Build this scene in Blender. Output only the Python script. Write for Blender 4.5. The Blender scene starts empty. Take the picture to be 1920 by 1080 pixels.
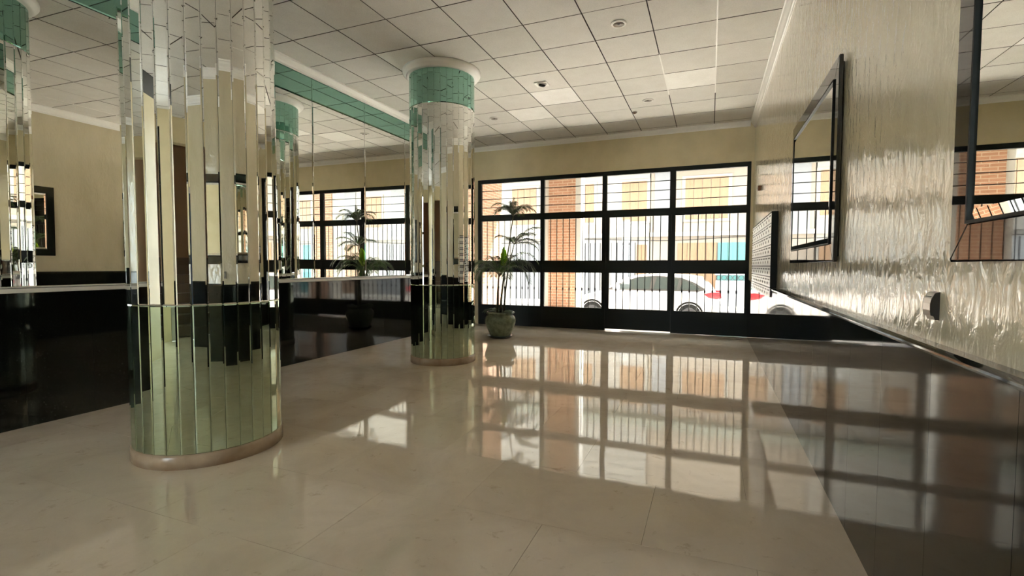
import bpy, math, random
from mathutils import Vector, Matrix
random.seed(7)
D = bpy.data
scene = bpy.context.scene
COL = scene.collection

# ---------------------------------------------------------------- camera
CAM_Z = 1.209
yaw, pitch, roll, FPX = .3862, .0461, .0018, 913.1
cam_d = D.cameras.new('camera'); cam = D.objects.new('camera', cam_d); COL.objects.link(cam)
cy, sy, cp, sp = math.cos(yaw), math.sin(yaw), math.cos(pitch), math.sin(pitch)
fw = Vector((-sy*cp, cy*cp, -sp)); rt = Vector((cy, sy, 0)); up = rt.cross(fw)
r2 = rt*math.cos(roll) + up*math.sin(roll); u2 = up*math.cos(roll) - rt*math.sin(roll)
m = Matrix((r2, u2, -fw)).transposed().to_4x4(); m.translation = (0, 0, CAM_Z)
cam.matrix_world = m
cam_d.sensor_width = 36; cam_d.lens = FPX/1920*36; cam_d.clip_start = .02; cam_d.clip_end = 300
scene.camera = cam

# ---------------------------------------------------------------- world, light, exposure
w = D.worlds.new('sky'); scene.world = w; w.use_nodes = True
bg = w.node_tree.nodes['Background']; bg.inputs[0].default_value = (.86, .94, 1.0, 1); bg.inputs[1].default_value = 3.6
sun_d = D.lights.new('sun', 'SUN'); sun_d.energy = 40.0; sun_d.angle = .05; sun_d.color = (1, .97, .92)
sun = D.objects.new('sun', sun_d); COL.objects.link(sun)
sun.rotation_euler = (math.radians(-31), 0, math.radians(-14))   # high sun over the houses opposite: lights street and pavement, not the facade
vs = scene.view_settings
vs.view_transform = 'Standard'; vs.look = 'None'; vs.gamma = 1; vs.exposure = 2.0; vs.use_curve_mapping = False
cyc = scene.cycles
cyc.max_bounces = 14; cyc.diffuse_bounces = 6; cyc.glossy_bounces = 8; cyc.transmission_bounces = 8; cyc.transparent_max_bounces = 24
cyc.sample_clamp_indirect = 6.0
cyc.caustics_reflective = True; cyc.caustics_refractive = False; cyc.blur_glossy = .5

# ---------------------------------------------------------------- dimensions (metres)
H = 3.609                 # ceiling
XG, XP = .594, .645       # right wall: granite face, plaster face
XL, XM = -4.70, -4.61     # left wall: granite face, mirror face (the mirrors stand proud of the granite)
YLG = -.85                # the mirrored left wall starts here; behind it an added patio opening for daylight
YB, YR = 9.08, -4.0       # entrance wall, rear wall

# ---------------------------------------------------------------- materials
def mat(name, col=(.5, .5, .5), rough=.5, metal=0, spec=.5, **kw):
    m = D.materials.new(name); m.use_nodes = True
    b = m.node_tree.nodes['Principled BSDF']
    b.inputs['Base Color'].default_value = (*col, 1); b.inputs['Roughness'].default_value = rough
    b.inputs['Metallic'].default_value = metal; b.inputs['Specular IOR Level'].default_value = spec
    for k, v in kw.items(): b.inputs[k.replace('_', ' ')].default_value = v
    return m
def nd(m, t, **kw):
    n = m.node_tree.nodes.new(t)
    for k, v in kw.items(): setattr(n, k, v)
    return n
def lk(m, a, b): m.node_tree.links.new(a, b)
def bsdf(m): return m.node_tree.nodes['Principled BSDF']
def ramp(m, fac, stops):
    r = nd(m, 'ShaderNodeValToRGB'); e = r.color_ramp.elements
    e[0].position, e[0].color = stops[0][0], (*stops[0][1], 1)
    e[1].position, e[1].color = stops[-1][0], (*stops[-1][1], 1)
    for p, c in stops[1:-1]:
        x = e.new(p); x.color = (*c, 1)
    lk(m, fac, r.inputs[0]); return r.outputs[0]
def noise(m, scale=5, detail=4, rough=.5, stretch=(1, 1, 1), obj=False, dist=0):
    tc = nd(m, 'ShaderNodeTexCoord'); mp = nd(m, 'ShaderNodeMapping'); mp.inputs['Scale'].default_value = stretch
    geo = nd(m, 'ShaderNodeNewGeometry')
    lk(m, tc.outputs['Object'] if obj else geo.outputs['Position'], mp.inputs[0])
    n = nd(m, 'ShaderNodeTexNoise'); n.inputs['Scale'].default_value = scale; n.inputs['Detail'].default_value = detail
    n.inputs['Roughness'].default_value = rough; n.inputs['Distortion'].default_value = dist
    lk(m, mp.outputs[0], n.inputs['Vector']); return n.outputs['Fac']
def bump(m, h, strength=.3, dist=.01):
    b = nd(m, 'ShaderNodeBump'); b.inputs['Strength'].default_value = strength; b.inputs['Distance'].default_value = dist
    lk(m, h, b.inputs['Height']); lk(m, b.outputs[0], bsdf(m).inputs['Normal']); return b
def mixc(m, fac, a, b, blend='MIX'):
    x = nd(m, 'ShaderNodeMix', data_type='RGBA', blend_type=blend)
    if isinstance(fac, float): x.inputs[0].default_value = fac
    else: lk(m, fac, x.inputs[0])
    for i, v in ((6, a), (7, b)):
        if isinstance(v, tuple): x.inputs[i].default_value = (*v, 1)
        else: lk(m, v, x.inputs[i])
    return x.outputs[2]
def objrand(m): return nd(m, 'ShaderNodeObjectInfo').outputs['Random']

# polished cream marble
M_marble = mat('cream_marble', rough=.045, spec=.62)
n1 = noise(M_marble, 2.2, 8, .62, dist=.8); n2 = noise(M_marble, 9, 6, .7, dist=.4)
c = ramp(M_marble, n1, [(.25, (.60, .50, .38)), (.5, (.69, .585, .455)), (.75, (.75, .65, .515))])
c2 = ramp(M_marble, n2, [(.30, (.55, .46, .36)), (.40, (1, 1, 1)), (1, (1, 1, 1))])
c = mixc(M_marble, .45, c, c2, 'MULTIPLY')
rv = ramp(M_marble, objrand(M_marble), [(0, (.955, .94, .925)), (1, (1.0, 1.0, 1.0))])
lk(M_marble, mixc(M_marble, 1.0, c, rv, 'MULTIPLY'), bsdf(M_marble).inputs['Base Color'])
bump(M_marble, noise(M_marble, 3.0, 2, .4), .05, .01)
M_plinth = mat('plinth_marble', (.46, .34, .23), .2)
c = ramp(M_plinth, noise(M_plinth, 7, 5), [(.3, (.36, .25, .16)), (.7, (.52, .40, .28))]); lk(M_plinth, c, bsdf(M_plinth).inputs['Base Color'])
M_joint = mat('floor_joint', (.25, .19, .13), .5)

# black granite
M_gran = mat('black_granite', rough=.045, spec=.55)
c = ramp(M_gran, noise(M_gran, 90, 3, .7), [(.35, (.004, .005, .004)), (.62, (.010, .011, .009)), (.78, (.035, .035, .030))])
lk(M_gran, c, bsdf(M_gran).inputs['Base Color'])
M_granjoint = mat('granite_joint', (.05, .05, .045), .6)
M_white = mat('white_paint', (.86, .83, .79), .45)
M_ledge = mat('white_marble', (.80, .78, .74), .15)

# lacquered cream stucco
M_stucco = mat('lacquered_stucco', (.62, .53, .35), .17, spec=.8)
ns = noise(M_stucco, 2.2, 5, .6, (1, 1, .8), dist=1.0)
nf = noise(M_stucco, 16.0, 4, .55, (1.2, 1.2, .5), dist=.8)
c = ramp(M_stucco, noise(M_stucco, 1.3, 5, .6, (2, 2, .8)), [(.3, (.55, .475, .315)), (.7, (.64, .56, .39))])
lk(M_stucco, c, bsdf(M_stucco).inputs['Base Color'])
mx = nd(M_stucco, 'ShaderNodeMath', operation='ADD'); lk(M_stucco, ns, mx.inputs[0]); lk(M_stucco, nf, mx.inputs[1])
_b = bump(M_stucco, mx.outputs[0], .6, .0078); lk(M_stucco, _b.outputs[0], bsdf(M_stucco).inputs['Coat Normal'])
bsdf(M_stucco).inputs['Coat Weight'].default_value = .5; bsdf(M_stucco).inputs['Coat Roughness'].default_value = .03; bsdf(M_stucco).inputs['Coat IOR'].default_value = 1.55
rr = nd(M_stucco, 'ShaderNodeMapRange'); rr.inputs[3].default_value = .04; rr.inputs[4].default_value = .10
lk(M_stucco, nf, rr.inputs[0]); lk(M_stucco, rr.outputs[0], bsdf(M_stucco).inputs['Roughness'])
M_cream = mat('cream_plaster', (.55, .46, .29), .6)
c = ramp(M_cream, noise(M_cream, 3, 6), [(.3, (.62, .53, .325)), (.7, (.71, .61, .39))]); lk(M_cream, c, bsdf(M_cream).inputs['Base Color'])

# ceiling tiles
def tile_mat(name, a, b):
    m = mat(name, rough=.85, spec=.2)
    n = noise(m, 160, 3, .7); n2 = noise(m, 6, 3, .5)
    c = ramp(m, n, [(.35, tuple(x*.86 for x in a)), (.55, a)])
    c = mixc(m, .25, c, ramp(m, n2, [(.35, (.82, .80, .77)), (.65, (1, 1, 1))]), 'MULTIPLY')
    rv = ramp(m, objrand(m), [(0, (b, b, b*.985)), (1, (1, 1, 1))])
    lk(m, mixc(m, 1.0, c, rv, 'MULTIPLY'), bsdf(m).inputs['Base Color']); bump(m, n, .25, .002); return m
M_tile = tile_mat('ceiling_tile', (.765, .735, .70), .93)
M_tilew = tile_mat('new_ceiling_tile', (.97, .95, .93), .98)
M_tileshade = mat('tile_side_shade', (.09, .07, .055), .9)  # joint shade painted into the tile sides so cross joints read dark
M_plenum = mat('plenum_shadow', (.03, .025, .02), .9)

# mirrors
M_mir = mat('silver_mirror', (.91, .92, .885), .006, 1)
M_mirg = mat('green_mirror', (.30, .54, .45), .012, 1)
M_mirl = mat('pale_green_mirror', (.56, .68, .53), .012, 1)
M_miredge = mat('mirror_edge', (.10, .13, .11), .3)
M_black = mat('black_metal', (.006, .008, .007), .5, spec=.2)
M_blackglass = mat('black_glass', (.012, .013, .013), .02, spec=1.0)
M_steel = mat('brushed_steel', (.55, .53, .50), .28, 1)
M_alu = mat('mailbox_aluminium', (.74, .73, .72), .34, .55)
M_dark = mat('dark_plastic', (.02, .018, .016), .45)
M_lampin = mat('lamp_reflector', (.30, .25, .21), .35, .4)
M_green = mat('green_glaze', (.10, .125, .075), .18)
c = ramp(M_green, noise(M_green, 14, 4), [(.35, (.10, .125, .075)), (.65, (.19, .22, .14))]); lk(M_green, c, bsdf(M_green).inputs['Base Color'])
M_saucer = mat('saucer_glaze', (.02, .03, .028), .2)
M_soil = mat('soil', (.05, .035, .022), .9)
def leaf_mat(name, a, b, tl=.35):
    m = mat(name, a, .45); c = ramp(m, noise(m, 12, 3), [(.3, a), (.7, b)]); lk(m, c, bsdf(m).inputs['Base Color'])
    bsdf(m).inputs['Subsurface Weight'].default_value = 0
    tr = nd(m, 'ShaderNodeBsdfTranslucent'); lk(m, c, tr.inputs[0]); ms = nd(m, 'ShaderNodeMixShader'); ms.inputs[0].default_value = tl
    out = [n for n in m.node_tree.nodes if n.type == 'OUTPUT_MATERIAL'][0]
    lk(m, bsdf(m).outputs[0], ms.inputs[1]); lk(m, tr.outputs[0], ms.inputs[2]); lk(m, ms.outputs[0], out.inputs[0]); return m
M_leaf = leaf_mat('palm_leaf', (.06, .11, .035), (.115, .19, .065), .4)
M_leafn = leaf_mat('young_palm_leaf', (.52, .70, .09), (.62, .80, .14), .75)
M_stem = mat('palm_stem', (.16, .15, .08), .6)

def glass_mat(name, tint=(.97, .985, .975)):
    m = D.materials.new(name); m.use_nodes = True; t = m.node_tree; t.nodes.clear()
    o = t.nodes.new('ShaderNodeOutputMaterial'); g = t.nodes.new('ShaderNodeBsdfGlossy'); g.inputs['Roughness'].default_value = .0
    tr = t.nodes.new('ShaderNodeBsdfTransparent'); tr.inputs[0].default_value = (*tint, 1)
    fr = t.nodes.new('ShaderNodeFresnel'); fr.inputs[0].default_value = 1.35; mx = t.nodes.new('ShaderNodeMixShader')
    t.links.new(fr.outputs[0], mx.inputs[0]); t.links.new(tr.outputs[0], mx.inputs[1]); t.links.new(g.outputs[0], mx.inputs[2]); t.links.new(mx.outputs[0], o.inputs[0]); return m
M_glass = glass_mat('door_glass')

# outdoors
M_brick = mat('orange_brick', rough=.75)
geo = nd(M_brick, 'ShaderNodeNewGeometry'); sx = nd(M_brick, 'ShaderNodeSeparateXYZ'); lk(M_brick, geo.outputs['Position'], sx.inputs[0])
ad = nd(M_brick, 'ShaderNodeMath', operation='ADD'); lk(M_brick, sx.outputs[0], ad.inputs[0]); lk(M_brick, sx.outputs[1], ad.inputs[1])
cb = nd(M_brick, 'ShaderNodeCombineXYZ'); lk(M_brick, ad.outputs[0], cb.inputs[0]); lk(M_brick, sx.outputs[2], cb.inputs[1])
bt = nd(M_brick, 'ShaderNodeTexBrick'); bt.inputs['Color1'].default_value = (.175, .082, .042, 1); bt.inputs['Color2'].default_value = (.22, .108, .060, 1)
bt.inputs['Mortar'].default_value = (.26, .19, .135, 1); bt.inputs['Scale'].default_value = 1; bt.inputs['Mortar Size'].default_value = .008
bt.inputs['Brick Width'].default_value = .25; bt.inputs['Row Height'].default_value = .07
lk(M_brick, cb.outputs[0], bt.inputs[0]); lk(M_brick, bt.outputs[0], bsdf(M_brick).inputs['Base Color'])
M_render_w = mat('pale_render', (.26, .248, .226), .8)
M_render_b = mat('beige_render', (.215, .182, .148), .8)
M_render_g = mat('grey_render', (.172, .178, .188), .8)
M_soffit = mat('sage_paint', (.15, .165, .14), .8)
M_wood = mat('varnished_wood', (.46, .24, .09), .5)
c = ramp(M_wood, noise(M_wood, 4, 4, .5, (8, 8, .6)), [(.3, (.165, .095, .050)), (.7, (.205, .123, .068))]); lk(M_wood, c, bsdf(M_wood).inputs['Base Color'])
M_teal = mat('teal_paint', (.05, .17, .165), .5)
M_slat = mat('white_slat', (.23, .24, .25), .5)
M_gap = mat('dark_gap', (.05, .05, .055), .7)
M_street = mat('street_asphalt', (.16, .15, .145), .9)
M_pave = mat('pavement', (.55, .51, .46), .8)
c = ramp(M_pave, noise(M_pave, 3, 5), [(.3, (.50, .455, .40)), (.7, (.60, .56, .50))]); lk(M_pave, c, bsdf(M_pave).inputs['Base Color'])
M_car = mat('white_car_paint', (.36, .345, .34), .15, spec=.5)
M_carglass = mat('car_glass', (.022, .028, .026), .03, spec=.4)
M_tyre = mat('tyre_rubber', (.006, .006, .006), .8, spec=.1)
M_arch = mat('wheel_arch_lining', (.004, .004, .004), .9, spec=.05)
M_rim = mat('dark_alloy', (.018, .018, .02), .6, 0, spec=.2)
M_red = mat('red_lens', (.24, .008, .012), .15)
M_blue = mat('dark_blue_door', (.012, .03, .075), .3)
M_brown = mat('brown_wood', (.16, .07, .025), .35)
M_tan = mat('tan_wall', (.62, .44, .29), .7)
M_stone = mat('stair_stone', (.20, .16, .12), .3)

# ---------------------------------------------------------------- mesh helpers
def mesh(name, v, f, smooth=False):
    me = D.meshes.new(name); me.from_pydata([tuple(p) for p in v], [], f); me.validate(); me.update()
    if smooth:
        for p in me.polygons: p.use_smooth = True
    return me
def ob(name, me, material, parent=None, loc=(0, 0, 0), rot=(0, 0, 0), kind=None, label=None, cat=None, group=None):
    o = D.objects.new(name, me)
    if me is not None and material is not None and len(me.materials) == 0: me.materials.append(material)
    COL.objects.link(o); o.parent = parent; o.location = loc; o.rotation_euler = rot
    if kind: o['kind'] = kind
    if label: o['label'] = label
    if cat: o['category'] = cat
    if group: o['group'] = group
    return o
BOXF = [(0, 3, 2, 1), (4, 5, 6, 7), (0, 1, 5, 4), (1, 2, 6, 5), (2, 3, 7, 6), (3, 0, 4, 7)]
def bv(x0, x1, y0, y1, z0, z1):
    return [(x0, y0, z0), (x1, y0, z0), (x1, y1, z0), (x0, y1, z0), (x0, y0, z1), (x1, y0, z1), (x1, y1, z1), (x0, y1, z1)]
def boxes(name, bl):
    v, f = [], []
    for b in bl:
        o = len(v); v += bv(*b); f += [tuple(i + o for i in q) for q in BOXF]
    return mesh(name, v, f)
def box(name, b, material, parent=None, loc=(0, 0, 0), **kw):
    return ob(name, boxes(name, [b]), material, parent, loc, **kw)
def bevel(o, wd=.004, seg=2):
    m = o.modifiers.new('bevel', 'BEVEL'); m.width = wd; m.segments = seg; m.limit_method = 'ANGLE'; return o
def lathe(name, prof, n=48, smooth=True, closed=False):
    v, f = [], []
    k = len(prof)
    for i in range(n):
        a = 2*math.pi*i/n
        for r, z in prof: v.append((r*math.cos(a), r*math.sin(a), z))
    for i in range(n):
        j = (i+1) % n
        for q in range(k if closed else k-1):
            q2 = (q+1) % k
            f.append((i*k+q, j*k+q, j*k+q2, i*k+q2))
    if not closed:
        if prof[0][0] > 1e-6: f.append(tuple(i*k for i in reversed(range(n))))
        if prof[-1][0] > 1e-6: f.append(tuple(i*k+k-1 for i in range(n)))
    return mesh(name, v, f, smooth)
def prism(name, poly, axis, a, b, smooth=False):
    """poly in the plane normal to axis, extruded from a to b; axis 'x': (y,z), 'y': (x,z), 'z': (x,y)"""
    P = {'x': lambda p, t: (t, p[0], p[1]), 'y': lambda p, t: (p[0], t, p[1]), 'z': lambda p, t: (p[0], p[1], t)}[axis]
    n = len(poly); v = [P(p, a) for p in poly] + [P(p, b) for p in poly]
    f = [(i, (i+1) % n, n+(i+1) % n, n+i) for i in range(n)] + [tuple(reversed(range(n))), tuple(range(n, 2*n))]
    return mesh(name, v, f, smooth)
def fixn(me):
    import bmesh
    bm = bmesh.new(); bm.from_mesh(me); bmesh.ops.recalc_face_normals(bm, faces=bm.faces); bm.to_mesh(me); bm.free(); return me
def empty(name, loc, label, cat, group=None, rz=0):
    return ob(name, None, None, None, loc, (0, 0, rz), label=label, cat=cat, group=group)
def struct(name, me, material, parent=None): return ob(name, me, material, parent, kind='structure' if parent is None else None)
def tube(name, pts, rad, n=8, smooth=True):
    v, f = [], []; pts = [Vector(p) for p in pts]
    for i, p in enumerate(pts):
        t = (pts[min(i+1, len(pts)-1)] - pts[max(i-1, 0)]).normalized()
        a = t.orthogonal().normalized() if i == 0 else (a - t*a.dot(t)).normalized()
        b = t.cross(a); r = rad[i] if isinstance(rad, (list, tuple)) else rad
        for k in range(n): v.append(p + (a*math.cos(2*math.pi*k/n) + b*math.sin(2*math.pi*k/n))*r)
    for i in range(len(pts)-1):
        for k in range(n): f.append((i*n+k, i*n+(k+1) % n, (i+1)*n+(k+1) % n, (i+1)*n+k))
    f += [tuple(reversed(range(n))), tuple((len(pts)-1)*n+k for k in range(n))]
    return mesh(name, v, f, smooth)

# ================================================================ FLOOR
floor = struct('floor', boxes('floor', [(XL-.3, XP+.3, YR-.2, YB+.06, -.25, -.012)]), M_joint)
PX, PY = .9, .62
slab_cache = {}
row = 0; y = 2.115 - PY*12
while y < YB:
    x = -.255 - PX*6 + (row % 2)*PX*.5
    while x < XP:
        a, b = max(x, XL-.15), min(x+PX, XP+.06); c0, d0 = max(y, YR), min(y+PY, YB+.05)
        if b-a > .02 and d0-c0 > .02:
            key = (round(b-a, 3), round(d0-c0, 3)); g = .0007
            if key not in slab_cache: slab_cache[key] = boxes('floor_slab', [(g, b-a-g, g, d0-c0-g, -.012, 0)])
            ob('marble_slab', slab_cache[key], M_marble, floor, (a, c0, 0))
        x += PX
    y += PY; row += 1

# ================================================================ CEILING
ceiling = struct('ceiling', boxes('ceiling', [(XL-.2, XP+.3, YR-.2, YB+.1, H+.012, H+.16)]), M_plenum)
GX0, GY0, TX, TY = -1.1818, 4.048, .6, .6067
tile_cache = {}
white_tiles = {(1, 4), (-2, 4), (-3, 5), (-4, 1)}
for i in range(-7, 5):
    for j in range(-14, 10):
        x0, y0 = GX0+i*TX, GY0+j*TY
        a, b, c0, d0 = max(x0, XL), min(x0+TX, XP), max(y0, YR), min(y0+TY, YB)
        if b-a < .02 or d0-c0 < .02: continue
        wt = (i, j) in white_tiles
        key = (round(b-a, 3), round(d0-c0, 3), wt); g = .0042
        if key not in tile_cache:
            sx_, sy_ = b-a, d0-c0; e = .0015
            v = [(g, g, .010), (sx_-g, g, .010), (sx_-g, sy_-g, .010), (g, sy_-g, .010), (g+e, g+e, 0), (sx_-g-e, g+e, 0), (sx_-g-e, sy_-g-e, 0), (g+e, sy_-g-e, 0)]
            tile_cache[key] = mesh('ceiling_tile', v, [(0, 1, 2, 3), (7, 6, 5, 4), (4, 5, 1, 0), (5, 6, 2, 1), (6, 7, 3, 2), (7, 4, 0, 3)])
            tm = tile_cache[key]; tm.materials.append(M_tilew if wt else M_tile); tm.materials.append(M_tileshade)
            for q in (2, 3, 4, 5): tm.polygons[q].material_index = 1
        o = ob('ceiling_tile', tile_cache[key], M_tilew if wt else M_tile, ceiling, (a, c0, H + random.uniform(-.0012, .0012)))
# white grid strips where the joint is filled
for (i, j0, j1) in ((2, -3, 5.55), (1, 3, 5.3)):
    x0 = GX0+i*TX
    box('grid_strip', (x0-.006, x0+.006, GY0+j0*TY, GY0+j1*TY, H-.004, H+.008), M_white, ceiling)

# crown mouldings
def crown_poly(wd, ht, s):
    # s=+1: wall on the right (+x). returns list of (offset from wall into room (neg), z)
    return [(0, H), (-wd, H), (-wd, H-.018), (-wd*.86, H-.022), (-wd*.70, H-ht*.40), (-wd*.40, H-ht*.62), (-wd*.28, H-ht*.82), (-wd*.12, H-ht*.86), (-wd*.10, H-ht), (0, H-ht)]
struct('trim_1', fixn(prism('trim_1', [(XP+p, z) for p, z in crown_poly(.068, .115, 1)], 'y', YR, YB)), M_white)
struct('trim_2', fixn(prism('trim_2', [(XM-p, z) for p, z in crown_poly(.070, .092, 1)], 'y', YLG, YB)), M_white)
struct('trim_3', fixn(prism('trim_3', [(YB+p, z) for p, z in crown_poly(.06, .085, 1)], 'x', XM+.07, XP-.068)), M_white)

# ================================================================ LEFT WALL (granite wainscot + mirrors)
wl = struct('wall_left', boxes('wall_left', [(XL-.25, XL-.023, YLG, YB+.1, -.2, H+.012), (XL-.023, XM-.035, YLG, YB, 1.04, H), (XL-.25, XL-.023, YR-.2, YLG, 3.35, H+.012)]), M_granjoint)
struct('wall_patio', boxes('wall_patio', [(XL-.25, XL-.023, -2.4, YLG-.161, -.2, 3.35)]), M_cream)
GW = .43
gm = boxes('granite_panel', [(-.022, 0, .0008, GW-.0008, 0, 1.003)])
k0 = 4.543 - GW*20
k = 0
while k0+k*GW < YB:
    y0 = k0+k*GW; k += 1
    if y0 < YLG: continue
    if y0+GW > YB: box('granite_panel', (-.022, 0, .0008, YB-y0-.001, 0, 1.003), M_gran, wl, (XL, y0, 0)); continue
    ob('granite_panel', gm, M_gran, wl, (XL, y0, 0))
bevel(box('ledge', (XL-.02, XM+.010, YLG, YB-.01, 1.004, 1.036), M_ledge, wl), .004, 2)
def mirror_panel(wd, ht):
    g, bw, d = .0025, .012, .0022
    o = [(0, g, g), (0, wd-g, g), (0, wd-g, ht-g), (0, g, ht-g)]
    i = [(d, g+bw, g+bw), (d, wd-g-bw, g+bw), (d, wd-g-bw, ht-g-bw), (d, g+bw, ht-g-bw)]
    bk = [(-.006, p[1], p[2]) for p in o]
    v = o+i+bk
    f = [(4, 5, 6, 7)] + [(a, (a+1) % 4, 4+(a+1) % 4, 4+a) for a in range(4)] + [(8+a, 8+(a+1) % 4, (a+1) % 4, a) for a in range(4)] + [(11, 10, 9, 8)]
    return mesh('mirror_panel', v, f)
MW = .99
ZG = 3.243
mp_clear = mirror_panel(MW, ZG-1.038); mp_green = mirror_panel(MW, 3.60-ZG-.002)
k0 = 4.761 - MW*8
for k in range(14):
    y0 = k0+k*MW
    if y0 < YLG or y0 > YB-.2: continue
    wd = min(MW, YB-.012-y0)
    a, b = (mp_clear, mp_green) if wd > MW-.001 else (mirror_panel(wd, ZG-1.038), mirror_panel(wd, 3.60-ZG-.002))
    near = y0+MW < 3.9
    t = .0115 if near else .0045
    jt = (.008 if near else -.001) + random.uniform(-.0005, .0005)
    ob('mirror_panel', a, M_mir, wl, (XM-.024, y0, 1.038), (0, t, jt))
    ob('green_mirror_panel', b, M_mirg, wl, (XM-.024+t*2.2, y0, ZG+.002), (0, t*.3, jt))

# ================================================================ RIGHT WALL
wr = struct('wall_right', boxes('wall_right', [(XP, XP+.25, YR-.2, YB+.1, -.2, H+.012)]), M_stucco)
wn = ob('trim_4', None, None, None, (0, 0, 0), kind='structure', label='polished black granite wainscot along the right wall')
gm2 = boxes('granite_panel', [(0, .052, .0008, GW-.0008, 0, .955)])
k0 = 4.32 - GW*19
k = 0
while k0+k*GW < YB:
    y0 = k0+k*GW; k += 1
    if y0 < YR: continue
    if y0+GW > YB: box('granite_panel', (0, .052, .0008, YB-y0-.001, 0, .955), M_gran, wn, (XG, y0, 0)); continue
    ob('granite_panel', gm2, M_gran, wn, (XG, y0, 0))
lg = fixn(prism('ledge', [(XP+.002, .956), (XG-.003, .956), (XG-.005, .962), (XG-.004, .968), (XG+.012, .976), (XP+.002, .976)], 'y', YR, YB-.001))
ob('ledge', lg, M_gran, wn)

# ================================================================ ENTRANCE WALL + GLAZED DOORS
wb = struct('wall_front', boxes('wall_front', [(XL-.02, XP+.02, YB, YB+.14, 2.95, H+.012), (XL-.02, -4.455, YB, YB+.14, -.2, 2.95), (.604, XP+.02, YB, YB+.14, -.2, 2.95)]), M_cream)
ZT0, ZT1, ZTR0, ZTR1, ZM0, ZM1, ZP = 2.95, 2.872, 2.235, 2.110, 1.308, 1.075, .408
bays = [(-4.455, -3.06, .075, .04), (-3.06, -1.82, .04, .065), (-1.82, -.645, .07, .06), (-.645, .604, .06, .06)]
fy0, fy1 = YB+.01, YB+.07
def vbar(z0, z1, knot):
    r = .0075
    prof = [(r, 0), (r, z1-z0)]
    if knot:
        h = z1-z0; prof = [(r, 0), (r, h*.53-.03), (r*1.9, h*.53-.018), (r*1.9, h*.53+.018), (r, h*.53+.03), (r, h)]
    return lathe('vertical_bar', prof, 8)
VB1, VB2 = vbar(ZM0, ZTR1, False), vbar(ZP, ZM1, True)
def glazed_bay(root, b, nb, door, gap=0):
    x0, x1, l, r = b
    a, c0 = x0+l, x1-r
    box('stile', (x0+.001, a, fy0, fy1, gap, ZTR1), M_black, root); box('stile', (c0, x1-.001, fy0, fy1, gap, ZTR1), M_black, root)
    box('middle_rail', (a, c0, fy0, fy1, ZM1, ZM0), M_black, root)
    pb = box('bottom_panel', (a, c0, fy0, fy1, gap, ZP), M_black, root)
    box('top_rail', (a, c0, fy0, fy1, ZTR1-.008, ZTR1), M_black, root) if door else None
    for z0, z1 in ((ZM0, ZTR1), (ZP, ZM1)):
        box('pane', (a, c0, fy0+.036, fy0+.041, z0, z1), M_glass, root)
    for q in range(nb):
        x = a + (c0-a)*(q+1)/(nb+1)
        ob('vertical_bar', VB1, M_black, root, (x, fy0+.018, ZM0)); ob('vertical_bar', VB2, M_black, root, (x, fy0+.018, ZP))
win = struct('window_1', boxes('window_1', [(-4.455, .604, fy0, fy1, ZT1, ZT0), (-4.455, .604, fy0, fy1, ZTR1, ZTR0), (-4.455, -4.38, fy0, fy1, ZTR0, ZT1),
    (-3.10, -3.02, fy0, fy1, ZTR0, ZT1), (-1.885, -1.80, fy0, fy1, ZTR0, ZT1), (-.685, -.585, fy0, fy1, ZTR0, ZT1), (.546, .604, fy0, fy1, ZTR0, ZT1)]), M_black)
for x0, x1 in ((-4.38, -3.10), (-3.02, -1.885), (-1.80, -.685), (-.585, .546)):
    box('pane', (x0, x1, fy0+.036, fy0+.041, ZTR0, ZT1), M_glass, win)
    for z in (2.72, 2.556, 2.384):
        ob('horizontal_bar', tube('horizontal_bar', [(x0, fy0+.018, z), ((x0+x1)/2, fy0+.018, z-.003), (x1, fy0+.018, z)], .007, 8), M_black, win)
glazed_bay(win, bays[0], 9, False); glazed_bay(win, bays[1], 8, False)
d1 = ob('door_1', None, None, None, (0, 0, 0), kind='structure', label='left leaf of the black barred glass entrance door'); glazed_bay(d1, bays[2], 7, True, .03)
d2 = ob('door_2', None, None, None, (0, 0, 0), kind='structure', label='right leaf of the black barred glass entrance door beside the mailboxes'); glazed_bay(d2, bays[3], 8, True, .006)
box('lock_plate', (-4.44, -4.40, fy0-.012, fy0, .98, 1.12), M_steel, win)

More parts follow.
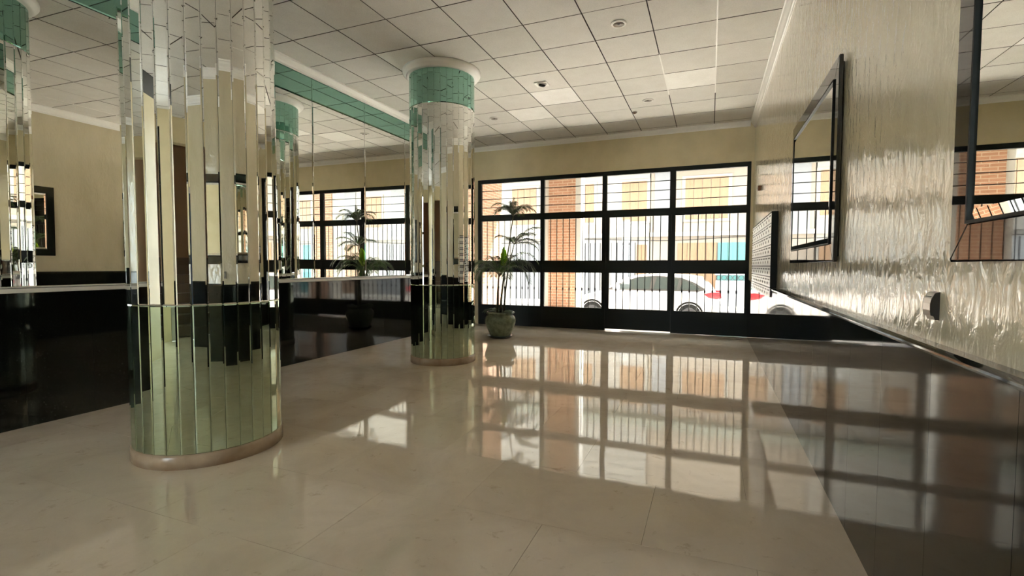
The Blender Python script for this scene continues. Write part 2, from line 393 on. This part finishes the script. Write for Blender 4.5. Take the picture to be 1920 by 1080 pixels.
# ================================================================ MIRRORED COLUMNS
def strip_mesh(name, wd, ht):
    g, bw, d = .0008, .007, .0028
    o = [(0, -wd/2+g, g), (0, wd/2-g, g), (0, wd/2-g, ht-g), (0, -wd/2+g, ht-g)]
    i = [(d, -wd/2+g+bw, g+bw), (d, wd/2-g-bw, g+bw), (d, wd/2-g-bw, ht-g-bw), (d, -wd/2+g+bw, ht-g-bw)]
    bk = [(-.004, p[1], p[2]) for p in o]
    v = o+i+bk
    f = [(4, 5, 6, 7)] + [(a, (a+1) % 4, 4+(a+1) % 4, 4+a) for a in range(4)] + [(8+a, 8+(a+1) % 4, (a+1) % 4, a) for a in range(4)] + [(11, 10, 9, 8)]
    return mesh(name, v, f)
def column(cx, cy_, r, phase, label, n=34):
    root = empty('mirrored_column', (cx, cy_, 0), label, 'column', 'round mirrored columns')
    ap = r*math.cos(math.pi/n)
    ob('core', lathe('core', [(ap-.0046, .02), (ap-.0046, H-.03)], n*2, False), M_miredge, root)
    ob('plinth', lathe('plinth', [(r+.010, 0), (r+.010, .070), (r+.004, .083), (r-.03, .084)], 64), M_plinth, root)
    wd = 2*r*math.sin(math.pi/n)
    secs = [('lower_strip', .085, .972, M_mirl), ('middle_strip', .972, 3.122, M_mir), ('upper_strip', 3.122, 3.535, M_mirg)]
    for nm, z0, z1, mt in secs:
        me = strip_mesh(nm, wd, z1-z0)
        for q in range(n):
            a = math.radians(phase) + 2*math.pi*(q+.5)/n
            o = ob(nm, me, mt, root, (ap*math.cos(a), ap*math.sin(a), z0), (0, 0, a + random.uniform(-.009, .009)))
    ring = [(r-.03, H), (r+.078, H), (r+.082, H-.012), (r+.080, H-.03), (r+.068, H-.048), (r+.050, H-.058), (r+.046, H-.070), (r+.026, H-.082), (r+.006, H-.084), (r-.03, H-.084)]
    ob('capital_ring', fixn(lathe('capital_ring', ring, 72)), M_white, root)
    return root
column(-3.105, 2.243, .428, -46.8, 'large mirrored column in the foreground with bevelled glass strips and cream plinth')
column(-3.15, 5.41, .402, -63.0, 'smaller looking mirrored column standing further back near the potted palm')

# ================================================================ FRAMED MIRRORS (right wall)
def framed_mirror(y0, y1, z0, z1, label):
    root = empty('framed_mirror', (XP, (y0+y1)/2, z0), label, 'mirror', 'black framed mirrors on the right wall')
    L, Hh = (y1-y0)/2, z1-z0; t, wf = .030, .098
    box('backing', (-.010, -.001, -L+.03, L-.03, .03, Hh-.03), M_dark, root)
    def piece(p):  # mitred frame bar: outer a-b, inner c-d, given (y,z)
        v = [(-t, *q) for q in p] + [(-.010, *q) for q in p]
        f = [(0, 1, 2, 3), (7, 6, 5, 4)] + [(i, 4+i, 4+(i+1) % 4, (i+1) % 4) for i in range(4)]
        return fixn(mesh('frame_bar', v, f))
    O = [(-L, 0), (L, 0), (L, Hh), (-L, Hh)]; I = [(-L+wf, wf), (L-wf, wf), (L-wf, Hh-wf), (-L+wf, Hh-wf)]
    for i in range(4):
        j = (i+1) % 4
        bevel(ob('frame_bar', piece([O[i], O[j], I[j], I[i]]), M_blackglass, root), .003, 1)
    # raised black bead then bevelled silver glass
    bead = []
    e = .008
    v, f = [], []
    J = [(-L+wf+e, wf+e), (L-wf-e, wf+e), (L-wf-e, Hh-wf-e), (-L+wf+e, Hh-wf-e)]
    for i in range(4):
        j = (i+1) % 4; o = len(v)
        for x in (-t-.007, -.010): v += [(x, *I[i]), (x, *I[j]), (x, *J[j]), (x, *J[i])]
        f += [tuple(o+q for q in s) for s in [(0, 1, 2, 3), (7, 6, 5, 4), (0, 4, 5, 1), (2, 6, 7, 3)]]
    ob('bead', fixn(mesh('bead', v, f)), M_black, root)
    g, bw, x0, x1 = .0005, .028, -t+.002, -t-.003
    A = [(x0, *q) for q in J]; K = [(-L+wf+e+bw, wf+e+bw), (L-wf-e-bw, wf+e+bw), (L-wf-e-bw, Hh-wf-e-bw), (-L+wf+e+bw, Hh-wf-e-bw)]
    B = [(x1, *q) for q in K]; Cc = [(-.011, *q) for q in J]
    ob('glass', fixn(mesh('glass', A+B+Cc, [(4, 5, 6, 7)] + [(i, (i+1) % 4, 4+(i+1) % 4, 4+i) for i in range(4)] + [(i, 8+i, 8+(i+1) % 4, (i+1) % 4) for i in range(4)] + [(8, 9, 10, 11)])), M_mir, root)
framed_mirror(3.10, 4.665, 1.233, 2.335, 'black framed mirror on the cream wall nearer the mailboxes and entrance')
framed_mirror(.15, 1.715, 1.221, 2.335, 'large black framed mirror cut off by the right picture edge above metal box')

# ================================================================ MAILBOXES
mb = empty('mailbox_bank', (XP, 6.95, .87), 'bank of small silver mailboxes in rows on the right wall beside entrance', 'mailboxes')
by0, by1, bh = -1.225, 1.225, .90
box('cabinet', (-.057, -.002, by0+.012, by1-.012, .108, bh), M_dark, mb)
for (a, b, c0, d0) in ((by0, by0+.012, .108, bh), (by1-.012, by1, .108, bh)): box('side_panel', (-.064, -.002, a, b, c0, d0), M_black, mb)
box('top_panel', (-.064, -.002, by0+.012, by1-.012, bh, bh+.010), M_black, mb)
NC, NR = 9, 8
dw, dh = (by1-by0-.024)/NC, bh/NR
dm = boxes('mailbox_door', [(-.0645, -.0575, .003, dw-.003, .007, dh-.007)])
sm = boxes('slot', [(-.066, -.0645, .045, dw-.045, dh*.66, dh*.80)])
pm = boxes('name_plate', [(-.0663, -.0645, .05, dw-.11, dh*.28, dh*.48)])
km = boxes('lock', [(-.068, -.0645, dw-.062, dw-.038, dh*.26, dh*.50)])
for rI in range(NR):
    for cI in range(NC):
        d = ob('mailbox_door', dm, M_alu, mb, (0, by0+.012+cI*dw, rI*dh))
        ob('slot', sm, M_dark, d); ob('name_plate', pm, M_white, d); ob('lock', km, M_dark, d)

# ================================================================ SMALL WALL AND CEILING FITTINGS
wbx = empty('wall_box', (XP, 1.876, 1.045), 'small steel wall box with curved front and black sides below framed mirror', 'wall box')
prof = [(0, 0), (-.010, .001), (-.014, .012), (-.021, .014), (-.0235, .030), (-.0235, .050), (-.020, .066), (-.012, .082), (0, .086)]
ob('body', fixn(prism('body', prof, 'y', -.026, .026)), M_steel, wbx)
for s in (-1, 1):
    a = s*.0261; ob('side_cap', fixn(prism('side_cap', prof, 'y', min(a, a+s*.003), max(a, a+s*.003))), M_dark, wbx)
box('slot', (-.0195, -.010, -.018, .022, .070, .0725), M_dark, wbx)
sn = empty('wall_sensor', (XP, 7.76, 2.27), 'tiny brown sensor high on the cream wall above the mailboxes', 'sensor')
bevel(box('housing', (-.045, 0, -.035, .035, 0, .075), M_brown, sn), .008, 2); box('lens', (-.047, -.045, -.018, .018, .02, .05), M_dark, sn)

def downlight(x, y, label, r=.075):
    t = empty('ceiling_downlight', (x, y, H-.014), label, 'ceiling light', 'recessed ceiling downlights')
    ob('trim_ring', fixn(lathe('trim_ring', [(r*.72, .013), (r*.72, .004), (r*.80, 0), (r*.97, .002), (r*1.04, .010), (r*1.04, .013)], 40, True, True)), M_white, t)
    ob('reflector', lathe('reflector', [(0, .0125), (r*.35, .0115), (r*.72, .006)], 40), M_lampin, t)
    ob('bulb', lathe('bulb', [(0, .004), (r*.16, .0045), (r*.2, .0075), (r*.2, .012)], 20), M_dark, t)
downlight(-.887, 4.978, 'round white rimmed downlight nearest the camera in the tiled ceiling')
downlight(-.883, 7.40, 'round ceiling downlight near the entrance on the right side')
downlight(-3.312, 7.368, 'round ceiling downlight behind the far mirrored column')
downlight(-.887, 2.55, 'round ceiling downlight overhead beside the right wall')
downlight(-2.10, 1.35, 'round ceiling downlight overhead between the foreground column and right wall')
sp_ = empty('ceiling_spotlight', (-2.107, 6.216, H-.022), 'square white ceiling spotlight with tilted dark eyeball lamp', 'ceiling light')
bevel(box('plate', (-.085, .085, -.085, .085, .010, .020), M_white, sp_), .003, 2)
ey = lathe('eyeball', [(0, -.018), (.030, -.016), (.042, -.008), (.048, .004), (.048, .012)], 28)
ob('eyeball', ey, M_dark, sp_, (0, 0, 0), (.35, .35, 0)); ob('lamp_rim', fixn(lathe('lamp_rim', [(.052, .002), (.052, .010), (.066, .010), (.066, .002)], 32, True, True)), M_white, sp_)
sd = empty('smoke_detector', (-1.14, 7.88, H-.030), 'small brown smoke detector on ceiling tile near the entrance', 'detector')
ob('base', lathe('base', [(0, .012), (.035, .012), (.038, .028), (0, .0285)], 24), M_lampin, sd); ob('dome', lathe('dome', [(0, 0), (.015, .002), (.024, .012)], 24), M_brown, sd)

# ================================================================ POTTED PALM
pal = empty('potted_palm', (-3.243, 7.46, 0), 'tall feathery palm in glazed green pot by the glass entrance', 'plant')
ob('saucer', lathe('saucer', [(0, .001), (.17, .001), (.205, .03), (.215, .045), (.20, .045), (.185, .03), (0, .024)], 48), M_saucer, pal)
ob('pot', lathe('pot', [(0, .026), (.165, .026), (.185, .06), (.225, .16), (.255, .25), (.262, .31), (.245, .355), (.222, .375), (.216, .395), (.235, .405), (.238, .430), (.228, .440), (.212, .436), (.208, .39), (.0, .385)], 56), M_green, pal)
ob('soil', lathe('soil', [(0, .400), (.12, .398), (.207, .392)], 32), M_soil, pal)
def curve_pts(base, d0, length, droop, n=14):
    p = Vector(base); d = Vector(d0).normalized(); out = [p.copy()]; s = length/n
    for i in range(n):
        d = (d + Vector((0, 0, -droop*(.35+1.3*i/n)/n))).normalized(); p = p+d*s; out.append(p.copy())
    return out
def frond(base, d0, length, droop, leaf=.17, bare=.22, pairs=24, mt=None, wdt=.008):
    pts = curve_pts(base, d0, length, droop, 20); v, f = [], []
    st = tube('rachis', pts, [.006*(1-.75*i/20) for i in range(21)], 5)
    for q in range(pairs):
        u = bare + (1-bare)*(q+.5)/pairs; k = u*20; i = min(int(k), 19); p = pts[i].lerp(pts[i+1], k-i)
        t = (pts[i+1]-pts[i]).normalized(); sd_ = t.cross(Vector((0, 0, 1)))
        if sd_.length < .05: sd_ = Vector((1, 0, 0))
        sd_.normalize(); nrm = sd_.cross(t)
        L = leaf*(math.sin(math.pi*(.12+.80*(q+.5)/pairs))**.7)*random.uniform(.88, 1.1)
        for s in (-1, 1):
            dr = (sd_*s*.80 + t*.62 + nrm*random.uniform(.05, .22)).normalized()
            a = p; mid = a+dr*L*.5; tip = a+dr*L + Vector((0, 0, -L*.42)); wv = dr.cross(nrm).normalized()*wdt
            o = len(v); v += [a-wv*.35, a+wv*.35, mid+wv, mid-wv, tip, a-nrm*.0012, mid-nrm*.0015, tip-nrm*.0008]
            f += [(o, o+1, o+2, o+3), (o+3, o+2, o+4), (o+1, o, o+5), (o, o+3, o+6, o+5), (o+2, o+1, o+5, o+6), (o+3, o+4, o+7, o+6), (o+4, o+2, o+6, o+7)]
    fo = ob('frond', mesh('frond', v, f), mt or M_leaf, pal); ob('rachis', st, M_stem, fo); return fo
crowns = [((0, 0, .39), (.02, 0, 1.02), (.22, .02, 2.02)), ((.04, .03, .39), (.12, .05, 1.25), (.24, .06, 1.55)), ((-.05, -.02, .39), (-.02, -.02, .8), (-.01, -.03, 1.12))]
ob('trunk', tube('trunk', [(0, 0, .385), (.02, 0, .7), (.07, .01, 1.1), (.15, .02, 1.55), (.22, .02, 2.03)], [.022, .018, .014, .011, .008], 8), M_stem, pal)
ob('trunk', tube('trunk', [(.05, .03, .385), (.07, .04, .75), (.12, .05, 1.15), (.22, .06, 1.56)], [.018, .015, .012, .008], 8), M_stem, pal)
ob('trunk', tube('trunk', [(-.05, -.02, .385), (-.04, -.02, .75), (-.01, -.03, 1.12)], [.02, .016, .011], 8), M_stem, pal)
for a in range(9):       # fan at the top
    th = a*2*math.pi/9 + .2
    frond((.22, .02, 2.02), (math.cos(th)*.8, math.sin(th)*.8, .95+.5*(a % 2)), .44, 2.1, .14, .08, 20)
frond((.22, .02, 2.02), (.05, 0, 1), .30, .2, .10, .1, 14)
for th, el, L in ((.2, 1.0, .44), (-.5, .6, .36), (.9, .7, .40), (-.1, .15, .38), (.3, -.1, .34), (2.2, .55, .30), (3.6, .7, .28)):   # side branch, right
    frond((.22, .06, 1.56), (math.cos(th), math.sin(th), el+.45), L*1.25, 1.4, .15, .10, 22)
for th, el, L, dr in ((0.0, .75, .78, 2.4), (.35, .9, .80, 2.5), (-.45, .8, .72, 2.3), (3.14, .8, .60, 2.3), (2.7, 1.0, .62, 2.2), (3.7, .95, .60, 2.3), (1.5, 1.0, .6, 2.2), (-1.5, 1.0, .6, 2.2), (.8, .6, .66, 2.6), (-.9, .7, .6, 2.6), (2.2, .6, .55, 2.5), (4.1, .7, .52, 2.5)):
    frond((-.005, -.03, 1.02), (math.cos(th), math.sin(th), el*random.uniform(1.7, 2.8)), L*random.uniform(.95, 1.2), dr*random.uniform(1.0, 1.5), .20, .16, 26, None, .007)
frond((.03, -.02, 1.08), (.10, 0, 1), .42, .1, .11, .25, 22, M_leafn, .022)
frond((.06, -.03, 1.08), (.02, .1, 1), .38, .1, .10, .25, 20, M_leafn, .022)
for th, el, L in ((3.0, .9, .26), (2.4, 1.1, .24), (-.2, 1.0, .22), (4.0, 1.0, .24)):
    frond((-.06+.1*(math.cos(th) > 0), -.03, .40), (math.cos(th), math.sin(th), el), L, 1.6, .10, .15, 14)

# ================================================================ REAR OF THE HALL (seen only in the mirrors)
RGX0, RGX1, RZ = -4.60, -3.30, 3.35
wq = struct('wall_rear', boxes('wall_rear', [(XL-.02, -1.2, YR-.2, YR, RZ, H+.012), (XL-.02, RGX0, YR-.2, YR, -.2, RZ), (RGX1, -3.15, YR-.2, YR, -.2, RZ), (-1.45, -1.2, YR-.2, YR, -.2, RZ), (-3.15, -1.45, YR-.2, YR, 2.455, RZ), (-1.2, XP+.02, YR-.2, YR, 3.2, H+.012)]), M_cream)
def glazing(root, ax, w0, a0, a1, rails, n):
    """black framed glazing in the plane ax = w0, running from a0 to a1"""
    def B(nm, lo, hi, d0, d1, z0, z1, m):
        return box(nm, (lo, hi, w0+d0, w0+d1, z0, z1) if ax == 'y' else (w0+d0, w0+d1, lo, hi, z0, z1), m, root)
    xs = [a0 + (a1-a0)*i/n for i in range(n+1)]; z0, z1 = rails[0][0], rails[-1][1]
    for a, b in rails: B('rail', a0, a1, -.03, .03, a, b, M_black)
    for x in xs: B('mullion', max(x-.028, a0), min(x+.028, a1), -.029, .029, z0+.001, z1-.001, M_black)
    for i in range(n): B('pane', xs[i]+.01, xs[i+1]-.01, -.0025, .0025, z0+.02, z1-.02, M_glass)
RL = [(0, .10), (1.15, 1.23), (2.15, 2.23), (RZ-.06, RZ)]
w2 = ob('window_2', None, None, None, (0, 0, 0), kind='structure', label='black framed glazing at the rear of the hall')
glazing(w2, 'y', YR-.09, RGX0, RGX1, RL, 2)
for z in (2.92, 2.69, 2.46): ob('horizontal_bar', tube('horizontal_bar', [(RGX0, YR-.05, z), (RGX1, YR-.05, z)], .007, 8), M_black, w2)
w3 = ob('added_window', None, None, None, (0, 0, 0), kind='structure', label='added black framed glazing for side daylight behind the mirrored wall')  # patio glazing added to bring side daylight into the hall
glazing(w3, 'x', XL-.10, YR, -2.4, RL, 2)
for z in (2.92, 2.69, 2.46): ob('horizontal_bar', tube('horizontal_bar', [(XL-.06, YR, z), (XL-.06, -2.4, z)], .007, 8), M_black, w3)
struct('trim_5', boxes('trim_5', [(XL-.25, XL+.02, YLG-.16, YLG-.001, 0, 3.35)]), M_brown)
ld = empty('lift_door', (-2.30, YR-.08, 0), 'dark blue double door in the rear wall seen only in mirrors', 'door')
box('frame', (-.85, .85, -.06, .0, 2.36, 2.455), M_steel, ld); box('frame', (-.85, -.77, -.06, 0, 0, 2.36), M_steel, ld); box('frame', (.77, .85, -.06, 0, 0, 2.36), M_steel, ld)
for s_ in (-1, 1):
    lf = box('leaf', (min(0, s_*.768)+.002, max(0, s_*.768)-.002, -.05, -.01, 0, 2.358), M_blue, ld); box('handle', (s_*.09-.012, s_*.09+.012, -.01, .03, .95, 1.25), M_steel, lf)
# staircase beyond the right part of the rear wall
st = empty('staircase', (-.3, YR-.2, 0), 'stone stair flight behind the hall seen only in mirrors', 'stairs')
for q in range(8): box('step', (-.72, .9, -.3*(q+1), -.3*q, 0, .17*(q+1)), M_stone, st)
struct('wall_stair', boxes('wall_stair', [(-1.22, .87, YR-3.0, YR-2.85, -.2, 4.6), (-1.35, -1.2, YR-2.85, YR-.2, -.2, 4.6), (XP, XP+.2, YR-2.85, YR-.2, -.2, 4.6), (-1.35, .87, YR-3.0, YR-.2, 4.6, 4.75)]), M_tan)
hr = empty('handrail', (-1.08, YR-.25, 0), 'dark metal stair handrail beside the stone flight seen only in mirrors', 'handrail')
ob('rail', tube('rail', [(0, 0, .95), (0, -2.4, 2.31)], .022, 8), M_black, hr)
for q in range(5): ob('baluster', tube('baluster', [(0, -.10-.55*q, -.012), (0, -.10-.55*q, .98+.312*q+.03)], .011, 6), M_black, hr)

# ================================================================ OUTDOORS
G0 = -.45
struct('pavement', boxes('pavement', [(-16, 16, YB+.02, 12.75, -.5, -.01), (-16, 16, 12.75, 13.1, -.5, -.16), (-16, 16, 13.1, 13.5, -.6, -.31)]), M_pave)
struct('street', boxes('street', [(-40, 40, 13.5, 19.6, -.7, G0)]), M_street)
struct('far_pavement', boxes('far_pavement', [(-40, 40, 19.6, 21.2, -.7, G0+.12)]), M_pave)
struct('bounce_courtyard', boxes('bounce_courtyard', [(-14, 10, -30, YR-.2, -.3, -.03), (-14, XL-.25, YR-.2, .5, -.3, -.03)]), mat('white_bounce_ground', (.82, .80, .76), .7))  # unseen courtyard ground, added and kept white to bounce daylight indoors
struct('arcade_soffit', boxes('arcade_soffit', [(-16, 16, YB+.14, 12.3, 4.3, 4.5), (-16, 16, YB-.02, YB+.14, H+.012, 4.5)]), M_render_w)
struct('sun_block_storeys', boxes('sun_block_storeys', [(-16, 16, .6, 12.3, 4.5, 27.0), (XL-.3, XP+.3, YR-.2, .6, 4.5, 12.0), (XL-.3, XP+.3, YR-.2, YB+.1, H+.17, 4.5)]), M_render_w)  # unseen floors added overhead, sized as a block against the sun
struct('bounce_patio_wall', boxes('bounce_patio_wall', [(-14, XL-.26, .5, .6, -.3, 4.5)]), M_render_w)  # unseen wall added with the patio to bounce light
struct('porch_wall', boxes('porch_wall', [(-5.3, -4.9, YB+.145, 11.35, -.01, 4.29)]), M_brick)
def pier(x0, x1, label):
    r = empty('brick_pier', ((x0+x1)/2, 12.0, -.01), label, 'pillar', 'brick arcade pillars')
    h = (x1-x0)/2
    box('shaft', (-h, h, 0, .45, 0, 4.3), M_brick, r)
    for s in (-1, 1): box('corner_strip', (min(s*h, s*(h+.14)), max(s*h, s*(h+.14)), .03, .42, 0, 4.3), M_render_w, r)
pier(-3.87, -3.17, 'orange brick pillar with pale edges outside between palm and car')
pier(1.73, 2.45, 'orange brick pillar outside to the right reflected in the wall mirrors')
pier(-9.5, -8.8, 'orange brick pillar outside far to the left of the entrance')
pier(7.3, 8.0, 'orange brick pillar outside far to the right of the entrance')

FY = 21.2
def building(x0, x1, top, wall, label, cells):
    r = empty('street_building', ((x0+x1)/2, FY, G0+.12), label, 'building', 'houses across the street'); ox, oz = (x0+x1)/2, G0+.12
    def P(nm, a, b, c0, d0, y0, y1, m): return box(nm, (a-ox, b-ox, y0, y1, c0-oz, d0-oz), m, r)
    P('facade', x0, x1, G0+.12, top, 0, 6, wall)
    P('ledge', x0, x1, 2.42, 2.60, -.12, 0, M_render_w)
    P('cornice', x0, x1, 5.10, 5.42, -.9, 0, M_soffit)
    for kind, a, b, c0, d0 in cells:
        if kind == 'shutter':
            P('window_surround', a-.12, b+.12, c0-.1, d0+.1, -.05, 0, M_render_w)
            n = max(2, int((b-a)/.28)); sw = (b-a)/n
            for q in range(n): P('shutter', a+q*sw+.01, a+(q+1)*sw-.01, c0, d0, -.09, -.05, M_wood)
        elif kind == 'wood':
            P('door_recess', a, b, c0, d0, -.02, 0, M_gap); n = max(2, int((b-a)/.3)); sw = (b-a)/n
            for q in range(n): P('door_board', a+q*sw+.008, a+(q+1)*sw-.008, c0, d0, -.06, -.02, M_wood)
        elif kind == 'teal':
            P('door_recess', a, b, c0, d0, -.02, 0, M_gap); n = max(2, int((b-a)/.3)); sw = (b-a)/n
            for q in range(n): P('door_board', a+q*sw+.008, a+(q+1)*sw-.008, c0, d0, -.06, -.02, M_teal)
        elif kind == 'slat':
            P('gate_recess', a, b, c0, d0, -.02, 0, M_gap); n = int((b-a)/.21); sw = (b-a)/n
            for q in range(n): P('gate_slat', a+q*sw+.028, a+(q+1)*sw-.028, c0, d0, -.07, -.02, M_slat)
        elif kind == 'vent': P('vent', a, b, c0, d0, -.03, 0, M_gap)
        elif kind == 'panel': P('wall_panel', a, b, c0, d0, -.04, 0, M_render_b)
        elif kind == 'grey': P('wall_panel', a, b, c0, d0, -.04, 0, M_render_g)
        elif kind == 'balcony':
            P('balcony_slab', a, b, c0, c0+.16, -.8, 0, M_render_w)
            P('balcony_rail', a, b, c0+.98, c0+1.03, -.8, -.76, M_slat)
            n = int((b-a)/.14)
            for q in range(n): P('baluster', a+(b-a)*q/n+.05, a+(b-a)*q/n+.075, c0+.16, c0+.98, -.79, -.77, M_slat)
    # service cable along the facade
    ob('cable', tube('cable', [(x-ox, -.2, 2.30-oz + .06*math.sin(x*.9)) for x in [x0+(x1-x0)*i/24 for i in range(25)]], .018, 6), M_dark, r)
building(-2.35, 4.4, 9.0, M_render_b, 'pale house across the street with wooden garage and teal door',
    [('shutter', -1.0, .62, 3.1, 4.75), ('wood', -1.26, .22, G0+.12, 2.14), ('teal', .26, 1.75, G0+.12, 2.14), ('grey', -2.2, -1.5, 2.6, 5.1), ('shutter', 2.2, 3.4, 3.1, 4.75), ('slat', 2.3, 3.9, G0+.12, 2.14), ('vent', -2.15, -1.7, 1.1, 1.45)])
building(-12.0, -2.40, 9.3, M_render_w, 'pale house across the street with white slatted gates and shutters',
    [('shutter', -3.55, -2.50, 3.1, 4.75), ('shutter', -5.5, -4.75, 3.1, 4.75), ('slat', -3.98, -2.96, G0+.12, 2.20), ('slat', -6.0, -4.45, G0+.12, 2.20), ('slat', -8.6, -6.6, G0+.12, 2.2), ('panel', -7.2, -4.4, 2.6, 4.0), ('shutter', -8.6, -7.4, 3.1, 4.75), ('wood', -10.6, -9.3, G0+.12, 2.2), ('wood', -2.9, -2.5, G0+.12, 2.1)])
building(4.45, 16.0, 9.6, M_render_w, 'white house across the street on the right with blue grey wall panels',
    [('grey', 4.8, 6.2, 2.6, 5.0), ('shutter', 6.8, 8.0, 3.1, 4.7), ('slat', 5.2, 6.9, G0+.12, 2.2), ('grey', 8.5, 10, 2.6, 5.0), ('wood', 8, 9.4, G0+.12, 2.2), ('shutter', 11, 12.4, 3.1, 4.7), ('teal', 10.6, 12.2, G0+.12, 2.2)])
building(-24.0, -12.05, 9.0, M_render_b, 'beige house across the street at the far left',
    [('shutter', -14.4, -13.2, 3.1, 4.7), ('slat', -15, -13, G0+.12, 2.2), ('shutter', -18, -16.8, 3.1, 4.7), ('wood', -18.5, -17, G0+.12, 2.2)])

# ---------------------------------------------------------------- parked car
def car(xt, yn, label, mirror_tail=True):
    """tail at x = xt, near side at y = yn, nose towards -x"""
    r = empty('parked_car', (xt-2.05, yn+.87, G0), label, 'car')
    # side profile (x from tail 0 to nose -4.1), z above the street
    low = [(0.02, .42), (.03, .62), (-.02, .80), (-.10, .98), (-.22, 1.04)]
    body = [(2.02, .30), (2.06, .45), (2.05, .66), (1.99, .80), (1.92, .93), (1.55, .96), (.6, .965), (-.6, .95), (-1.05, .93), (-1.55, .84), (-1.88, .72), (-2.02, .58), (-2.05, .42), (-2.0, .28), (-1.62, .22), (1.6, .22)]
    W = .87
    def sect(y, sc): return y
    ys = [(-W+.00, .0), ]
    # body shell: loft of the profile across the width with rounded shoulders
    v, f = [], []; n = len(body)
    rows = [(-W, .055), (-W+.03, .02), (-W+.10, .0), (W-.10, .0), (W-.03, .02), (W, .055)]
    cz = .58
    for yy, ins in rows:
        for x, z in body:
            s = 1 - ins*1.2
            v.append((x*(1-ins*.35), yy, cz+(z-cz)*s))
    for i in range(len(rows)-1):
        for k in range(n): f.append((i*n+k, i*n+(k+1) % n, (i+1)*n+(k+1) % n, (i+1)*n+k))
    f += [tuple(range(n)), tuple(reversed(range((len(rows)-1)*n, len(rows)*n)))]
    ob('body', fixn(mesh('body', v, f, False)), M_car, r)
    gh = [(1.93, .93), (1.80, 1.12), (1.56, 1.34), (1.2, 1.40), (.5, 1.425), (-.15, 1.40), (-.55, 1.28), (-1.15, .93)]
    v, f = [], []; n = len(gh)
    for yy, k in ((-1, 0), (1, 0)):
        for x, z in gh: v.append((x, yy*(W-.04-.20*(z-.93)/.5), z))
    f = [(k, k+1, n+k+1, n+k) for k in range(n-1)] + [tuple(range(n)), tuple(reversed(range(n, 2*n))), (n-1, 0, n, 2*n-1)]
    ob('cabin', fixn(mesh('cabin', v, f)), M_car, r)
    def side(nm, poly, mtl, off=.006):
        for s in (-1, 1):
            def yy(z): return s*(W-.04-.20*(z-.93)/.5 + off)
            def yi(z): return s*(W-.04-.20*(z-.93)/.5 - .02)
            vv = [(x, yy(z), z) for x, z in poly] + [(x, yi(z), z) for x, z in poly]; m_ = len(poly)
            ff = [tuple(range(m_)), tuple(reversed(range(m_, 2*m_)))] + [(i, (i+1) % m_, m_+(i+1) % m_, m_+i) for i in range(m_)]
            ob(nm, fixn(mesh(nm, vv, ff)), mtl, r)
    side('window_trim', [(1.62, .985), (1.66, 1.03), (1.38, 1.20), (1.05, 1.325), (.4, 1.375), (-.12, 1.345), (-.52, 1.21), (-.98, .985), (-.95, .965), (1.5, .955)], M_dark, .004)
    side('rear_quarter_window', [(1.50, 1.00), (1.52, 1.04), (1.32, 1.18), (1.10, 1.27), (1.00, 1.00)], M_carglass, .009)
    side('rear_window', [(.93, 1.00), (.98, 1.29), (.38, 1.345), (.30, 1.00)], M_carglass, .009)
    side('front_window', [(.20, 1.00), (.24, 1.345), (-.12, 1.32), (-.48, 1.19), (-.86, 1.00)], M_carglass, .009)
    wm = [(1.86, 1.02), (1.60, 1.31)]
    box('rear_screen', (1.60, 1.92, -.56, .56, 1.02, 1.27), M_carglass, r).location = (.0, 0, 0)
    me = D.meshes.new('rs'); 
    o = [q for q in r.children if q.name.startswith('rear_screen')][0]
    v = [(1.895, -.60, 1.01), (1.895, .60, 1.01), (1.615, .52, 1.305), (1.615, -.52, 1.305), (1.83, -.60, 1.0), (1.83, .60, 1.0), (1.55, .52, 1.30), (1.55, -.52, 1.30)]
    o.data = fixn(mesh('rear_screen', v, BOXF)); o.data.materials.append(M_carglass)
    for s in (-1, 1):
        # tail lamp wraps the corner
        pl = [(2.075, .80), (2.06, .93), (1.86, .945), (1.62, .90), (1.74, .80), (1.95, .755)]
        ob('tail_lamp', fixn(prism('tail_lamp', pl, 'y', min(s*.48, s*(W+.012)), max(s*.48, s*(W+.012)))), M_red, r)
        box('door_mirror', (-.80, -.62, s*.93-.09, s*.93+.09, .99, 1.12), M_car, r)
    for wx in (1.27, -1.42):
        for s in (-1, 1):
            yy = s*(W-.085)
            wv = lathe('wheel', [(0, -.10), (.20, -.10), (.30, -.085), (.315, -.05), (.315, .05), (.30, .085), (.20, .10), (0, .10)], 32)
            wo = ob('tyre', wv, M_tyre, r, (wx, yy, .315), (math.pi/2, 0, 0))
            ob('wheel_rim', lathe('wheel_rim', [(0, .105), (.05, .112), (.08, .106), (.19, .112), (.205, .101)], 10, False), M_rim, wo);
            # arch: dark recess ring
            arc = [(.365*math.cos(a), .365*math.sin(a)) for a in [math.pi*i/14 for i in range(15)]]
            inn = [(.312*math.cos(a), .312*math.sin(a)) for a in [math.pi*(14-i)/14 for i in range(15)]]
            poly = [(wx+x, .315+z) for x, z in arc+inn]
            ob('wheel_arch', fixn(prism('wheel_arch', poly, 'y', min(s*(W-.2), s*(W+.006)), max(s*(W-.2), s*(W+.006)))), M_arch, r)
    box('number_plate', (2.05, 2.075, -.26, .26, .60, .71), M_white, r)
    return r
car(.27, 14.15, 'white hatchback parked across the entrance in the street')

# ---------------------------------------------------------------- low white wall with ring ornaments across the street
gw = empty('garden_wall', (2.2, 20.4, G0+.12), 'low white wall topped by ring ornaments in front of teal door', 'wall')
box('base_wall', (-2.0, 2.0, -.08, .08, 0, .98), M_slat, gw)
box('coping', (-2.03, 2.03, -.10, .10, 1.19, 1.24), M_slat, gw)
rg = fixn(lathe('ring_ornament', [(.075, -.03), (.098, -.03), (.098, .03), (.075, .03)], 20, False, True))
for q in range(20): ob('ring_ornament', rg, M_gap, gw, (-1.9+.2*q, 0, 1.085), (math.pi/2, 0, 0))
